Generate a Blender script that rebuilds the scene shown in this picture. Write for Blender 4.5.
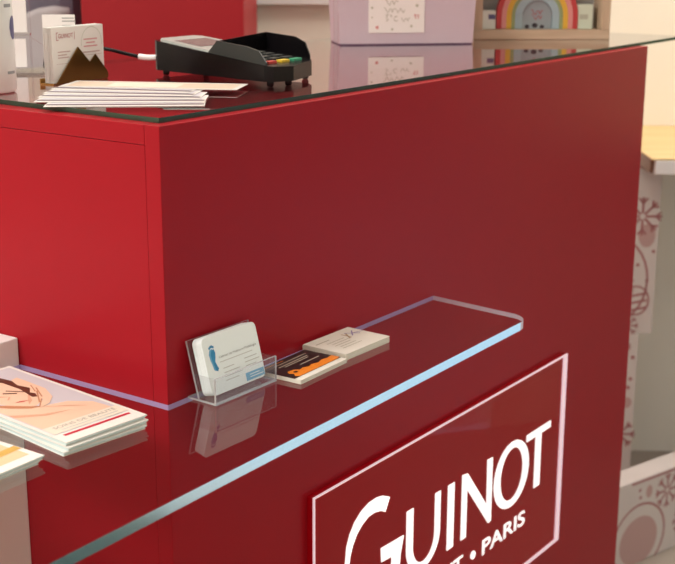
import bpy, bmesh, math, random
from mathutils import Vector, Matrix
random.seed(4)
for o in list(bpy.data.objects): bpy.data.objects.remove(o)
scene = bpy.context.scene
COL = scene.collection

# ------------------------------------------------------------------ camera
YAW = 0.6173
CAM = Vector((-0.870, -0.8184, 1.2679))
FW = Vector((0.78812, 0.55948, -0.25679))
RT = Vector((0.57964, -0.81485, 0.00309))
UP = Vector((0.20752, 0.15128, 0.96646))
cd = bpy.data.cameras.new('camera'); cam = bpy.data.objects.new('camera', cd); COL.objects.link(cam)
cam.matrix_world = Matrix(((RT.x, UP.x, -FW.x, CAM.x), (RT.y, UP.y, -FW.y, CAM.y), (RT.z, UP.z, -FW.z, CAM.z), (0, 0, 0, 1)))
cd.sensor_width = 36.0; cd.sensor_fit = 'HORIZONTAL'; cd.lens = 36.0 * 1298.0 / 675.0
cd.clip_start = 0.02; cd.clip_end = 60
cd.dof.use_dof = True; cd.dof.focus_distance = 1.32; cd.dof.aperture_fstop = 11
scene.camera = cam

# ------------------------------------------------------------------ world, exposure
w = bpy.data.worlds.new('daylight'); scene.world = w; w.use_nodes = True
bg = w.node_tree.nodes['Background']; bg.inputs['Color'].default_value = (0.70, 0.84, 1.0, 1); bg.inputs['Strength'].default_value = 3.1
vs = scene.view_settings; vs.view_transform = 'Standard'; vs.look = 'None'; vs.gamma = 1.0; vs.exposure = 0.0; vs.use_curve_mapping = False

def RM(u, v, z):
    """room coordinates: u to the right, v away along the room axis, measured from the visitor's standing point"""
    c, s = math.cos(YAW), math.sin(YAW)
    return Vector((CAM.x + u * s + v * c, CAM.y - u * c + v * s, z))
ROOMROT = YAW - math.pi / 2          # local +x = room right, local +y = room forward

# large area lights (one in every ceiling lamp below)
LAMPS = [  # x, y, sx, sy, power, colour
    ((-1.75, 0.55), 1.2, 0.6, 66, (1.0, 0.95, 0.89)),
    ((-0.35, -0.75), 0.9, 0.5, 5.4, (1.0, 0.97, 0.93)),  # fill added for surfaces that face the visitor
    ((0.55, 0.85), 1.2, 0.6, 12.5, (1.0, 0.93, 0.84)),
    ((1.56, 0.06), 0.9, 0.5, 21, (1.0, 0.93, 0.84)),
]
ZC = 2.6
def area_light(name, loc, rot, sx, sy, power, col):
    l = bpy.data.lights.new(name, 'AREA'); l.shape = 'RECTANGLE'; l.size = sx; l.size_y = sy; l.energy = power; l.color = col
    o = bpy.data.objects.new(name, l); COL.objects.link(o); o.location = loc; o.rotation_euler = rot
    return o

# ------------------------------------------------------------------ materials
MATS = {}
def mat(name, col, rough=0.5, metal=0.0, spec=0.5, emit=None, estr=0.0, noise=0.0, nscale=40, bump=0.0, bscale=200, trans=0.0, coat=0.0):
    if name in MATS: return MATS[name]
    m = bpy.data.materials.new(name); m.use_nodes = True; nt = m.node_tree; b = nt.nodes['Principled BSDF']
    b.inputs['Base Color'].default_value = (*col, 1); b.inputs['Roughness'].default_value = rough
    b.inputs['Metallic'].default_value = metal; b.inputs['Specular IOR Level'].default_value = spec
    b.inputs['Coat Weight'].default_value = coat
    if emit: b.inputs['Emission Color'].default_value = (*emit, 1); b.inputs['Emission Strength'].default_value = estr
    if noise or bump:
        tc = nt.nodes.new('ShaderNodeTexCoord')
    if noise:
        n = nt.nodes.new('ShaderNodeTexNoise'); n.inputs['Scale'].default_value = nscale; n.inputs['Detail'].default_value = 4
        r = nt.nodes.new('ShaderNodeMapRange'); r.inputs['To Min'].default_value = 1 - noise; r.inputs['To Max'].default_value = 1 + noise
        mx = nt.nodes.new('ShaderNodeMix'); mx.data_type = 'RGBA'; mx.blend_type = 'MULTIPLY'; mx.inputs[0].default_value = 1
        nt.links.new(tc.outputs['Object'], n.inputs['Vector']); nt.links.new(n.outputs['Fac'], r.inputs['Value'])
        mx.inputs[6].default_value = (*col, 1); nt.links.new(r.outputs[0], mx.inputs[7]); nt.links.new(mx.outputs[2], b.inputs['Base Color'])
    if bump:
        n2 = nt.nodes.new('ShaderNodeTexNoise'); n2.inputs['Scale'].default_value = bscale; n2.inputs['Detail'].default_value = 3
        bp = nt.nodes.new('ShaderNodeBump'); bp.inputs['Strength'].default_value = bump; bp.inputs['Distance'].default_value = 0.0006
        nt.links.new(tc.outputs['Object'], n2.inputs['Vector']); nt.links.new(n2.outputs['Fac'], bp.inputs['Height']); nt.links.new(bp.outputs['Normal'], b.inputs['Normal'])
    MATS[name] = m; return m
def glass(name, tint, ior=1.5, rough=0.0, body=None, bodyfac=0.0, gain=1.0):
    """clear sheet: transparent body with Fresnel reflection on each face"""
    if name in MATS: return MATS[name]
    m = bpy.data.materials.new(name); m.use_nodes = True; nt = m.node_tree; nt.nodes.clear()
    out = nt.nodes.new('ShaderNodeOutputMaterial'); mix = nt.nodes.new('ShaderNodeMixShader')
    t = nt.nodes.new('ShaderNodeBsdfTransparent'); t.inputs['Color'].default_value = (*tint, 1)
    g = nt.nodes.new('ShaderNodeBsdfGlossy'); g.inputs['Roughness'].default_value = rough
    f = nt.nodes.new('ShaderNodeLayerWeight'); f.inputs['Blend'].default_value = 0.5
    # Schlick from the symmetric facing term, so that both sides of the sheet reflect alike
    p = nt.nodes.new('ShaderNodeMath'); p.operation = 'POWER'; p.inputs[1].default_value = 5.0
    a = nt.nodes.new('ShaderNodeMath'); a.operation = 'MULTIPLY_ADD'; r0 = ((ior - 1) / (ior + 1)) ** 2
    a.inputs[1].default_value = (1 - r0) * gain; a.inputs[2].default_value = r0 * gain; a.use_clamp = True
    nt.links.new(f.outputs['Facing'], p.inputs[0]); nt.links.new(p.outputs[0], a.inputs[0]); nt.links.new(a.outputs[0], mix.inputs['Fac'])
    src = t.outputs[0]
    if body:
        d = nt.nodes.new('ShaderNodeBsdfDiffuse'); d.inputs['Color'].default_value = (*body, 1)
        m2 = nt.nodes.new('ShaderNodeMixShader'); m2.inputs['Fac'].default_value = bodyfac
        nt.links.new(t.outputs[0], m2.inputs[1]); nt.links.new(d.outputs[0], m2.inputs[2]); src = m2.outputs[0]
    nt.links.new(src, mix.inputs[1]); nt.links.new(g.outputs[0], mix.inputs[2]); nt.links.new(mix.outputs[0], out.inputs['Surface'])
    MATS[name] = m; return m
def frosted(name, col, gcol=(1, 1, 1), gloss=0.3, rough=0.15, trans=0.5):
    """ground glass edge: diffuse + translucent + polished reflection"""
    if name in MATS: return MATS[name]
    m = bpy.data.materials.new(name); m.use_nodes = True; nt = m.node_tree; nt.nodes.clear()
    out = nt.nodes.new('ShaderNodeOutputMaterial')
    d = nt.nodes.new('ShaderNodeBsdfDiffuse'); d.inputs['Color'].default_value = (*col, 1)
    t = nt.nodes.new('ShaderNodeBsdfTranslucent'); t.inputs['Color'].default_value = (*col, 1)
    g = nt.nodes.new('ShaderNodeBsdfGlossy'); g.inputs['Color'].default_value = (*gcol, 1); g.inputs['Roughness'].default_value = rough
    a = nt.nodes.new('ShaderNodeMixShader'); a.inputs['Fac'].default_value = trans
    b = nt.nodes.new('ShaderNodeMixShader'); b.inputs['Fac'].default_value = gloss
    nt.links.new(d.outputs[0], a.inputs[1]); nt.links.new(t.outputs[0], a.inputs[2])
    nt.links.new(a.outputs[0], b.inputs[1]); nt.links.new(g.outputs[0], b.inputs[2]); nt.links.new(b.outputs[0], out.inputs['Surface'])
    MATS[name] = m; return m
def wood(name, c1, c2, scale=14, axis='X'):
    if name in MATS: return MATS[name]
    m = bpy.data.materials.new(name); m.use_nodes = True; nt = m.node_tree; b = nt.nodes['Principled BSDF']
    tc = nt.nodes.new('ShaderNodeTexCoord'); mp = nt.nodes.new('ShaderNodeMapping'); n = nt.nodes.new('ShaderNodeTexNoise'); r = nt.nodes.new('ShaderNodeValToRGB')
    mp.inputs['Scale'].default_value = (1, 10, 10) if axis == 'X' else ((10, 1, 10) if axis == 'Y' else (10, 10, 1))
    n.inputs['Scale'].default_value = scale; n.inputs['Detail'].default_value = 6
    r.color_ramp.elements[0].color = (*c1, 1); r.color_ramp.elements[1].color = (*c2, 1); r.color_ramp.elements[0].position = .3; r.color_ramp.elements[1].position = .7
    nt.links.new(tc.outputs['Object'], mp.inputs[0]); nt.links.new(mp.outputs[0], n.inputs['Vector']); nt.links.new(n.outputs['Fac'], r.inputs[0]); nt.links.new(r.outputs[0], b.inputs['Base Color'])
    b.inputs['Roughness'].default_value = .55
    MATS[name] = m; return m

RED = mat('red_laminate', (0.335, 0.0090, 0.0175), rough=0.30, spec=0.095, noise=0.04, nscale=7, bump=0.05, bscale=900)
REDGAP = mat('dark_red_core', (0.10, 0.006, 0.008), rough=0.7)
GLASS = glass('clear_glass', (0.955, 0.965, 0.965))
GTOP = glass('clear_glass_upper_face', (0.93, 0.94, 0.945), gain=1.4)
GBOT = glass('clear_glass_lower_face', (0.985, 0.99, 0.99), gain=0.0)
GEDGE_G = frosted('green_glass_edge', (0.018, 0.045, 0.030), (0.5, 0.7, 0.6), gloss=0.12, rough=0.2, trans=0.3)
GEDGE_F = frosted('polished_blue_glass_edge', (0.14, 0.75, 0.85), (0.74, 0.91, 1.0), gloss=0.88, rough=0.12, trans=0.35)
GEDGE_B = frosted('painted_glow_glass_edge', (0.62, 0.54, 1.0), gloss=0.05, rough=0.3, trans=0.3)  # lavender stands in for the glow refracted along the shelf's back edge
GEDGE_W = frosted('painted_bright_glass_edge', (0.86, 0.84, 1.0), gloss=0.12, rough=0.2, trans=0.3)  # paler copy, bright reflection on the shelf's right end put into its colour
ACRYL = glass('clear_acrylic', (0.965, 0.965, 0.97), ior=1.49, body=(0.8, 0.82, 0.9), bodyfac=0.02)
ACEDGE = frosted('acrylic_edge', (0.50, 0.50, 0.54), gloss=0.2, rough=0.2, trans=0.4)
WHITE = mat('white_paper', (0.82, 0.82, 0.80), rough=0.6, spec=0.3)
COOL = mat('cool_white_paper', (0.87, 0.96, 0.98), rough=0.5, spec=0.3)
CREAMP = mat('cream_paper', (0.82, 0.80, 0.68), rough=0.5, spec=0.3)
LACQ = mat('white_lacquer', (0.86, 0.855, 0.86), rough=0.35)
BLACK = mat('black_plastic', (0.006, 0.005, 0.006), rough=0.22, spec=0.22)
DGREY = mat('dark_grey_plastic', (0.030, 0.034, 0.033), rough=0.42, spec=.3)
WALL = mat('cream_wall_paint', (0.82, 0.765, 0.655), rough=0.85, spec=0.2, noise=0.03, nscale=3, bump=0.15, bscale=300)
INK = mat('grey_ink', (0.30, 0.32, 0.33), rough=0.6)
LINK = mat('pale_grey_ink', (0.52, 0.55, 0.55), rough=0.6)

# ------------------------------------------------------------------ mesh helpers
def link(name, bm, m, parent=None, smooth=False, loc=None):
    me = bpy.data.meshes.new(name); bmesh.ops.recalc_face_normals(bm, faces=bm.faces); bm.to_mesh(me); bm.free()
    for x in (m if isinstance(m, (list, tuple)) else [m]): me.materials.append(x)
    if smooth:
        for p in me.polygons: p.use_smooth = True
        try: me.set_sharp_from_angle(angle=math.radians(40))
        except Exception: pass
    o = bpy.data.objects.new(name, me); COL.objects.link(o)
    if parent: o.parent = parent
    if loc: o.location = loc
    return o
def tag(o, label=None, cat=None, group=None, kind=None):
    if label: o['label'] = label
    if cat: o['category'] = cat
    if group: o['group'] = group
    if kind: o['kind'] = kind
    return o
def thing(name, label, cat, loc=(0, 0, 0), rz=0.0, group=None):
    o = bpy.data.objects.new(name, None); COL.objects.link(o); o.location = loc; o.rotation_euler = (0, 0, rz); o.empty_display_size = .03
    return tag(o, label, cat, group)
def box(bm, x0, x1, y0, y1, z0, z1, bev=0.0, M=None):
    r = bmesh.ops.create_cube(bm, size=1.0); vs_ = r['verts']
    for v in vs_:
        v.co = Vector((x0 + (v.co.x + .5) * (x1 - x0), y0 + (v.co.y + .5) * (y1 - y0), z0 + (v.co.z + .5) * (z1 - z0)))
    if bev:
        es = list({e for v in vs_ for e in v.link_edges})
        r2 = bmesh.ops.bevel(bm, geom=es, offset=bev, segments=2, affect='EDGES', profile=.5); vs_ = list({v for f in r2['faces'] for v in f.verts} | {v for v in vs_ if v.is_valid})
    if M is not None:
        for v in vs_: v.co = M @ v.co
    return vs_
def bx(name, dims, m, parent=None, bev=0.0, M=None):
    bm = bmesh.new(); box(bm, *dims, bev=bev, M=M); return link(name, bm, m, parent)
def abx(name, dims, parent, M=None):
    """acrylic plate with pale ground edges"""
    bm = bmesh.new(); box(bm, *dims, M=M); bm.faces.ensure_lookup_table()
    big = sorted(bm.faces, key=lambda f: -f.calc_area())[:2]
    for f in bm.faces: f.material_index = 0 if f in big else 1
    return link(name, bm, [ACRYL, ACEDGE], parent)
def prism(bm, pts, z0, z1, M=None):
    """polygon pts (x,y) extruded z0..z1"""
    a = [bm.verts.new((x, y, z0)) for x, y in pts]; b = [bm.verts.new((x, y, z1)) for x, y in pts]; n = len(pts)
    bm.faces.new(a[::-1]); bm.faces.new(b)
    for i in range(n): bm.faces.new((a[i], a[(i + 1) % n], b[(i + 1) % n], b[i]))
    if M is not None:
        for v in a + b: v.co = M @ v.co
def ring_prism(bm, outer, inner, z0, z1, M=None):
    n = len(outer); V = []
    for z in (z0, z1): V.append([bm.verts.new((x, y, z)) for x, y in outer]); V.append([bm.verts.new((x, y, z)) for x, y in inner])
    for i in range(n):
        j = (i + 1) % n
        bm.faces.new((V[0][i], V[0][j], V[2][j], V[2][i])); bm.faces.new((V[1][i], V[3][i], V[3][j], V[1][j]))
        bm.faces.new((V[2][i], V[2][j], V[3][j], V[3][i])); bm.faces.new((V[0][i], V[1][i], V[1][j], V[0][j]))
    if M is not None:
        for l in V:
            for v in l: v.co = M @ v.co
def tube(bm, pts, r, seg=10):
    pts = [Vector(p) for p in pts]; rings = []
    for i, p in enumerate(pts):
        d = (pts[min(i + 1, len(pts) - 1)] - pts[max(i - 1, 0)]).normalized()
        a = d.orthogonal().normalized() if i == 0 else (prev - d * prev.dot(d)).normalized()
        prev = a; b = d.cross(a)
        rings.append([bm.verts.new(p + (a * math.cos(t) + b * math.sin(t)) * r) for t in [2 * math.pi * k / seg for k in range(seg)]])
    for A, B in zip(rings, rings[1:]):
        for k in range(seg): bm.faces.new((A[k], A[(k + 1) % seg], B[(k + 1) % seg], B[k]))
    bm.faces.new(rings[0][::-1]); bm.faces.new(rings[-1])
def smooth_path(pts, n=8):
    out = []; P = [Vector(p) for p in pts]; P = [P[0]] + P + [P[-1]]
    for i in range(1, len(P) - 2):
        for k in range(n):
            t = k / n; a, b, c, d = P[i - 1], P[i], P[i + 1], P[i + 2]
            out.append(.5 * ((2 * b) + (c - a) * t + (2 * a - 5 * b + 4 * c - d) * t * t + (3 * b - 3 * c + d - a) * t ** 3))
    out.append(P[-2]); return out
def lathe(bm, prof, seg=32, M=None):
    rings = []
    for r, z in prof:
        rings.append([bm.verts.new((r * math.cos(2 * math.pi * k / seg), r * math.sin(2 * math.pi * k / seg), z)) for k in range(seg)] if r > 1e-6 else [bm.verts.new((0, 0, z))])
    for A, B in zip(rings, rings[1:]):
        for k in range(seg):
            j = (k + 1) % seg
            if len(A) == 1 and len(B) == 1: continue
            if len(A) == 1: bm.faces.new((A[0], B[k], B[j]))
            elif len(B) == 1: bm.faces.new((A[k], A[j], B[0]))
            else: bm.faces.new((A[k], A[j], B[j], B[k]))
    if M is not None:
        for v in bm.verts: v.co = M @ v.co
def frame(o, ex, ey):
    ex = Vector(ex).normalized(); ey = Vector(ey); ey = (ey - ex * ey.dot(ex)).normalized(); ez = ex.cross(ey)
    return Matrix(((ex.x, ey.x, ez.x, o[0]), (ex.y, ey.y, ez.y, o[1]), (ex.z, ey.z, ez.z, o[2]), (0, 0, 0, 1)))
def decal(name, polys, m, parent, M, h=0.0002):
    """flat print: polygons in the plane of M, h above the paper"""
    bm = bmesh.new()
    for p in polys:
        f = bm.faces.new([bm.verts.new(M @ Vector((x, y, h))) for x, y in p])
    me = bpy.data.meshes.new(name); bmesh.ops.triangulate(bm, faces=bm.faces); bm.to_mesh(me); bm.free(); me.materials.append(m)
    o = bpy.data.objects.new(name, me); COL.objects.link(o); o.parent = parent
    if len(polys) > 1: o['kind'] = 'stuff'
    return o
def rect(x0, y0, x1, y1): return [(x0, y0), (x1, y0), (x1, y1), (x0, y1)]
def ellipse(cx, cy, rx, ry, n=28, a0=0, a1=2 * math.pi):
    full = abs(a1 - a0 - 2 * math.pi) < 1e-6; k = n if full else n + 1
    return [(cx + rx * math.cos(a0 + (a1 - a0) * i / n), cy + ry * math.sin(a0 + (a1 - a0) * i / n)) for i in range(k)]
def rrect(x0, y0, x1, y1, r, n=5):
    out = []
    for cx, cy, a in ((x1 - r, y1 - r, 0), (x0 + r, y1 - r, .5), (x0 + r, y0 + r, 1), (x1 - r, y0 + r, 1.5)):
        for k in range(n + 1):
            t = math.pi * (a + .5 * k / n); out.append((cx + r * math.cos(t), cy + r * math.sin(t)))
    return out
def stroke(p, q, wd):
    d = Vector((q[0] - p[0], q[1] - p[1])); n = Vector((-d.y, d.x)).normalized() * wd / 2
    return [(p[0] + n.x, p[1] + n.y), (p[0] - n.x, p[1] - n.y), (q[0] - n.x, q[1] - n.y), (q[0] + n.x, q[1] + n.y)]
def text(name, s, m, parent, M, x0, y0, width, height, h=0.0002, ext=0.0, bold=0.0):
    """lettering fitted into width x height at (x0,y0) in the plane of M"""
    cu = bpy.data.curves.new('lettering', 'FONT'); cu.body = s; cu.resolution_u = 4; cu.offset = bold; cu.extrude = 0
    t = bpy.data.objects.new('lettering', cu); COL.objects.link(t)
    dg = bpy.context.evaluated_depsgraph_get(); me = bpy.data.meshes.new_from_object(t.evaluated_get(dg))
    bpy.data.objects.remove(t); bpy.data.curves.remove(cu)
    xs = [v.co.x for v in me.vertices]; ys = [v.co.y for v in me.vertices]
    sx = width / (max(xs) - min(xs)); sy = height / (max(ys) - min(ys)); mx, my = min(xs), min(ys)
    bm = bmesh.new(); bm.from_mesh(me); bpy.data.meshes.remove(me)
    for v in bm.verts: v.co = Vector((x0 + (v.co.x - mx) * sx, y0 + (v.co.y - my) * sy, h))
    if ext:
        r = bmesh.ops.extrude_face_region(bm, geom=bm.faces[:])
        for g in r['geom']:
            if isinstance(g, bmesh.types.BMVert): g.co.z += ext
    for v in bm.verts: v.co = M @ v.co
    me = bpy.data.meshes.new(name); bm.to_mesh(me); bm.free(); me.materials.append(m)
    o = bpy.data.objects.new(name, me); COL.objects.link(o); o.parent = parent; return o
def struct(name, bm, m, label=None):
    o = link(name, bm, m); o['kind'] = 'structure'
    if label: o['label'] = label
    return o

# ------------------------------------------------------------------ the room
VB = 3.1; UL = -2.6; UR = 1.62; VF = -2.2
def room_box(name, u0, u1, v0, v1, z0, z1, m, label=None, parent=None):
    bm = bmesh.new(); box(bm, u0, u1, v0, v1, z0, z1)
    o = link(name, bm, m, parent)
    if parent is None:
        o.location = RM(0, 0, 0); o.rotation_euler = (0, 0, ROOMROT); o['kind'] = 'structure'
    if label: o['label'] = label
    return o
FLOOR = mat('pale_floor_vinyl', (0.40, 0.345, 0.29), rough=0.4, noise=0.08, nscale=6)
CEIL = mat('white_ceiling_paint', (0.82, 0.81, 0.78), rough=0.9)
room_box('floor', UL, UR, VF, VB, -0.1, 0.0, FLOOR)
room_box('ceiling', UL - .1, UR + .1, VF - .1, VB + .1, ZC, ZC + 0.1, CEIL)
room_box('wall_back', UL - .1, UR + .1, VB, VB + 0.1, 0, ZC, WALL)
room_box('wall_left', UL - .1, UL, VF, VB, 0, ZC, WALL)
room_box('wall_front', UL - .1, UR + .1, VF - .1, VF, 0, ZC, WALL)
# street side wall with a full height shop window
WV0, WV1 = 1.30, 2.40
room_box('wall_right', UR, UR + .1, VF, WV0, 0, ZC, WALL)
room_box('wall_right', UR, UR + .1, WV1, VB, 0, ZC, WALL)
room_box('wall_right', UR, UR + .1, WV0, WV1, 2.35, ZC, WALL)
room_box('trim_1', -1.9, .32, VB - 0.02, VB, 1.117, 1.145, mat('white_trim_paint', (0.8, 0.8, 0.78), rough=.5), 'white picture rail along the cream back wall')
win = room_box('window_1', UR + .03, UR + .07, WV0, WV1, 0.0, 0.05, LACQ, 'full height shop window facing the street')
ALU = mat('white_window_frame', (0.7, 0.71, 0.72), rough=.4)
for v0, v1, z0, z1 in ((WV0, WV0 + .05, .05, 2.35), (WV1 - .05, WV1, .05, 2.35), (WV0 + .05, WV1 - .05, 2.30, 2.35)):
    room_box('window_frame', UR + .03, UR + .07, v0, v1, z0, z1, ALU, parent=win)
room_box('pane', UR + .045, UR + .055, WV0 + .05, WV1 - .05, .05, 2.30, GLASS, parent=win)
room_box('added_facade', UR + 4.6, UR + 5.2, VF - 3, VB + 6, -0.14, 9.0, mat('grey_facade_render', (0.22, 0.21, 0.20), rough=.9, noise=.1, nscale=2), 'added grey house front that keeps sky light out of the window')  # added out of view to block the sky from the shop window
room_box('pavement', UR + .1, UR + 4.5, VF - 3, VB + 6, -0.14, -0.04, mat('pale_pavement', (0.62, 0.62, 0.62), rough=.8, noise=.06, nscale=5), 'pale pavement outside the shop window')

LAMPG = mat('lamp_diffuser', (0.9, 0.9, 0.88), rough=.5, emit=(1, .95, .88), estr=1.5)
lampnames = ['ceiling light panel above the low white cabinet', 'ceiling light panel added as fill above the visitor side', 'ceiling light panel above the work side of the desk', 'ceiling light panel above the gift boxes']
for ((x, y), sx, sy, pw, colr), lb in zip(LAMPS, lampnames):
    t = thing('ceiling_light', 'white square ' + lb, 'lamp', (x, y, ZC - 0.04), ROOMROT, 'ceiling light panels')
    bm = bmesh.new(); ring_prism(bm, rect(-sx / 2 - .03, -sy / 2 - .03, sx / 2 + .03, sy / 2 + .03), rect(-sx / 2, -sy / 2, sx / 2, sy / 2), 0, .04); link('frame', bm, LACQ, t)
    bx('diffuser', (-sx / 2, sx / 2, -sy / 2, sy / 2, .012, .03), LAMPG, t)
    a = area_light('lamp_light', (0, 0, 0.0), (0, 0, 0), sx, sy, pw, colr); a.parent = t

em = thing('added_dark_mat', 'added dark grey mat that darkens the reflection in the shelf edge', 'mat', RM(1.30, .98, 0.0003), ROOMROT)  # added out of view, gives the shelf's front edge something dark to reflect
MATM = mat('dark_grey_mat', (.03, .03, .032), rough=.95, bump=.5, bscale=400)
bx('mat_pile', (-.28, .28, -.34, .34, 0, .008), MATM, em); bm = bmesh.new(); ring_prism(bm, rect(-.305, -.365, .305, .365), rect(-.2802, -.3402, .2802, .3402), 0, .006); link('rubber_rim', bm, BLACK, em)

# ------------------------------------------------------------------ reception desk
DL, DD, DT = 1.143, 0.48, 1.10
desk = thing('reception_desk', 'large glossy red laminate reception desk with a square corner', 'desk', (0, 0, 0))
P = .019
bx('front_panel', (0, DL, 0, P, 0.0, DT), RED, desk, bev=.0007)
bx('top_board', (0.0001, DL, P + .0002, DD, DT - P, DT), RED, desk, bev=.0007)
bx('end_panel', (0.0002, P, P + .0003, DD, 0.0, DT - P - .0004), RED, desk, bev=.0004)
bx('end_panel', (DL - P, DL, P + .0010, DD, 0.0, DT - P - .0010), RED, desk, bev=.0007)
bx('inner_core', (.006, DL - P - .001, .008 + P, DD - .12, .10, .13), REDGAP, desk)
bx('work_shelf', (P, DL - P, P + .003, DD - .05, .70, .72), REDGAP, desk)

# glass sheet on top of the desk
def edged_sheet(name, pts, z0, z1, faces_mat, mats, label, cat):
    """sheet of glass; faces_mat(i) picks the slot of the edge between point i and i+1, z cut per edge"""
    bm = bmesh.new(); n = len(pts)
    zc = z1 - (z1 - z0) * .55
    A = [bm.verts.new((x, y, z0)) for x, y in pts]; Mv = [bm.verts.new((x, y, zc)) for x, y in pts]; B = [bm.verts.new((x, y, z1)) for x, y in pts]
    f = bm.faces.new(A[::-1]); f.material_index = 4; f = bm.faces.new(B); f.material_index = 3
    for i in range(n):
        j = (i + 1) % n; lo, hi = faces_mat(i)
        f = bm.faces.new((A[i], A[j], Mv[j], Mv[i])); f.material_index = lo
        f = bm.faces.new((Mv[i], Mv[j], B[j], B[i])); f.material_index = hi
    o = link(name, bm, mats); return tag(o, label, cat)
edged_sheet('desk_glass', [(.014, .013), (1.325, .013), (1.325, .468), (.030, .468)], DT + .0002, DT + .0052, lambda i: (1, 1), [GLASS, GEDGE_G, GEDGE_B, GTOP, GBOT],
            'clear glass sheet with dark green edge covering the top of the red desk', 'glass')
GT = DT + .0054

# L shaped glass shelf around the corner
ZS = 0.83; YC = 0.2095
def shelf_pts():
    xr, yf0, yf1 = .478, -.1445, -.1465
    out = [(-.0008, YC), (-.42, YC), (-.42, -.157)]
    kinds = ['col', 'left', 'front']
    r = .028; cx, cy = xr - r, -.146 + r
    out.append((cx, -.146))
    for k in range(1, 9):
        t = -math.pi / 2 + math.pi / 2 * k / 8; kinds.append('round'); out.append((cx + r * math.cos(t), cy + r * math.sin(t)))
    kinds.append('right'); out.append((.490, -.0012)); kinds.append('back'); out.append((-.0008, -.0012)); kinds.append('side')
    return out, kinds
sp, sk = shelf_pts()
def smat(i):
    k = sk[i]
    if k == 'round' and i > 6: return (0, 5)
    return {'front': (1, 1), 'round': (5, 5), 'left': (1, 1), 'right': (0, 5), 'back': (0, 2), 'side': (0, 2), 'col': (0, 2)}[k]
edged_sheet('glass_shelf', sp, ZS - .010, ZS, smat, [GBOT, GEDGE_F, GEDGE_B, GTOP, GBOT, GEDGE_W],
            'clear glass shelf with bright blue edge wrapping the corner of the red desk', 'shelf')

# low white cabinet standing against the end of the desk
wc = thing('side_cabinet', 'low white cabinet standing against the end of the red desk', 'cabinet', (-.20, .211, 0))
bx('body', (-.25, .1990, .0, .38, .07, .8595), LACQ, wc, bev=.001)
bx('plinth', (-.24, .1980, .02, .37, .0, .0698), LACQ, wc)

# ------------------------------------------------------------------ lit sign on the front
LETTER = mat('lit_white_letter', (0.9, 0.9, 0.9), rough=.4, emit=(1.0, 0.95, 0.96), estr=0.85)
BORDER = mat('lit_edge_of_sign', (0.9, 0.8, 0.85), rough=.4, emit=(1.0, 0.62, 0.78), estr=0.42)
SIGNM = mat('red_sign_acrylic', (0.14, 0.002, 0.004), rough=0.03, spec=0.16, emit=(0.35, 0.0, 0.004), estr=0.32)
sign = thing('illuminated_sign', 'lit dark red acrylic sign with white lettering on the front of the desk', 'sign', (.5, 0, .5))
sign.location = (0, -0.0005, 0)
x0, x1, z0, z1 = .2235, .879, .341, .6525
MS = frame((0, -.0075, 0), (1, 0, 0), (0, 0, 1))       # plane of the sign, normal towards the visitor
bx('panel', (x0, x1, -.0075, 0, z0, z1), SIGNM, sign)
for d in ((x0, x0 + .0028, z0 + .007, z1 - .0022), (x1 - .013, x1, z0 + .005, z1 - .0022), (x0, x1, z1 - .0022, z1), (x0, x1, z0, z0 + .005)):
    bx('lit_edge', (d[0], d[1], -.0095, -.0077, d[2], d[3]), BORDER, sign)
def letter(name, polys):
    bm = bmesh.new()
    for p in polys: prism(bm, p, .0003, .0012, MS)
    return link(name, bm, LETTER, sign)
def arcpts(cx, cy, rx, ry, a0, a1, n=18): return [(cx + rx * math.cos(math.radians(a0 + (a1 - a0) * i / n)), cy + ry * math.sin(math.radians(a0 + (a1 - a0) * i / n))) for i in range(n + 1)]
# G: swelling C stroke + crossbar and stem
out_ = [(.384, .5955), (.369, .6025), (.3543, .6053), (.3375, .6046), (.3211, .5994), (.3072, .5903), (.2972, .5784), (.2905, .5639), (.2879, .5437)]
inn_ = [(.3744, .5787), (.3635, .5843), (.3498, .5871), (.3364, .5863), (.3237, .5811), (.3121, .5726), (.3038, .5614), (.2984, .5492), (.2967, .5400)]
out_ += [(.2875, .524), (.2905, .503), (.2975, .484), (.3085, .468), (.323, .4555), (.341, .4485), (.360, .447), (.379, .4505), (.396, .4585), (.4060, .4670)]
inn_ += [(.2967, .524), (.3005, .505), (.3080, .489), (.3190, .4755), (.3325, .466), (.348, .461), (.363, .4605), (.377, .464), (.388, .471), (.3890, .4760)]
gp = []
for i in range(len(out_) - 1): gp.append([out_[i], inn_[i], inn_[i + 1], out_[i + 1]])
gp.append([(.3655, .5327), (.3669, .5132), (.3905, .5115), (.3890, .4760), (.4060, .4670), (.4115, .5080), (.4183, .5301)])
letter('letter_g', gp)
uo = [(.4247, .5594)] + [(.4247, .505)] + arcpts(.4665, .505, .0418, .0415, 180, 360, 22) + [(.5083, .5594)]
ui = [(.4405, .5594)] + [(.4405, .505)] + arcpts(.4675, .505, .0272, .0315, 180, 360, 22) + [(.4947, .5594)]
letter('letter_u', [[uo[i], ui[i], ui[i + 1], uo[i + 1]] for i in range(len(uo) - 1)])
letter('letter_i', [rect(.5280, .4635, .5445, .5585)])
letter('letter_n', [[(.5655, .5605), (.5655, .4635), (.5795, .4635), (.5795, .535)], [(.5655, .5605), (.5795, .535), (.6435, .4600), (.6510, .4615), (.6370, .4905), (.5800, .5585)],
                    [(.6370, .4905), (.6510, .4615), (.6505, .5585), (.6355, .5595)]])
bm = bmesh.new(); ring_prism(bm, ellipse(.7105, .5115, .0535, .0510, 40), ellipse(.7105, .5120, .0345, .0405, 40), .0003, .0012, MS); link('letter_o', bm, LETTER, sign)
letter('letter_t', [rect(.7545, .5472, .8325, .5575), rect(.7840, .4632, .8023, .5472)])
text('small_lettering', 'PARIS', LETTER, sign, MS, .6285, .4150, .1300, .0235, h=.0006, ext=.0006, bold=.012)
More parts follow.
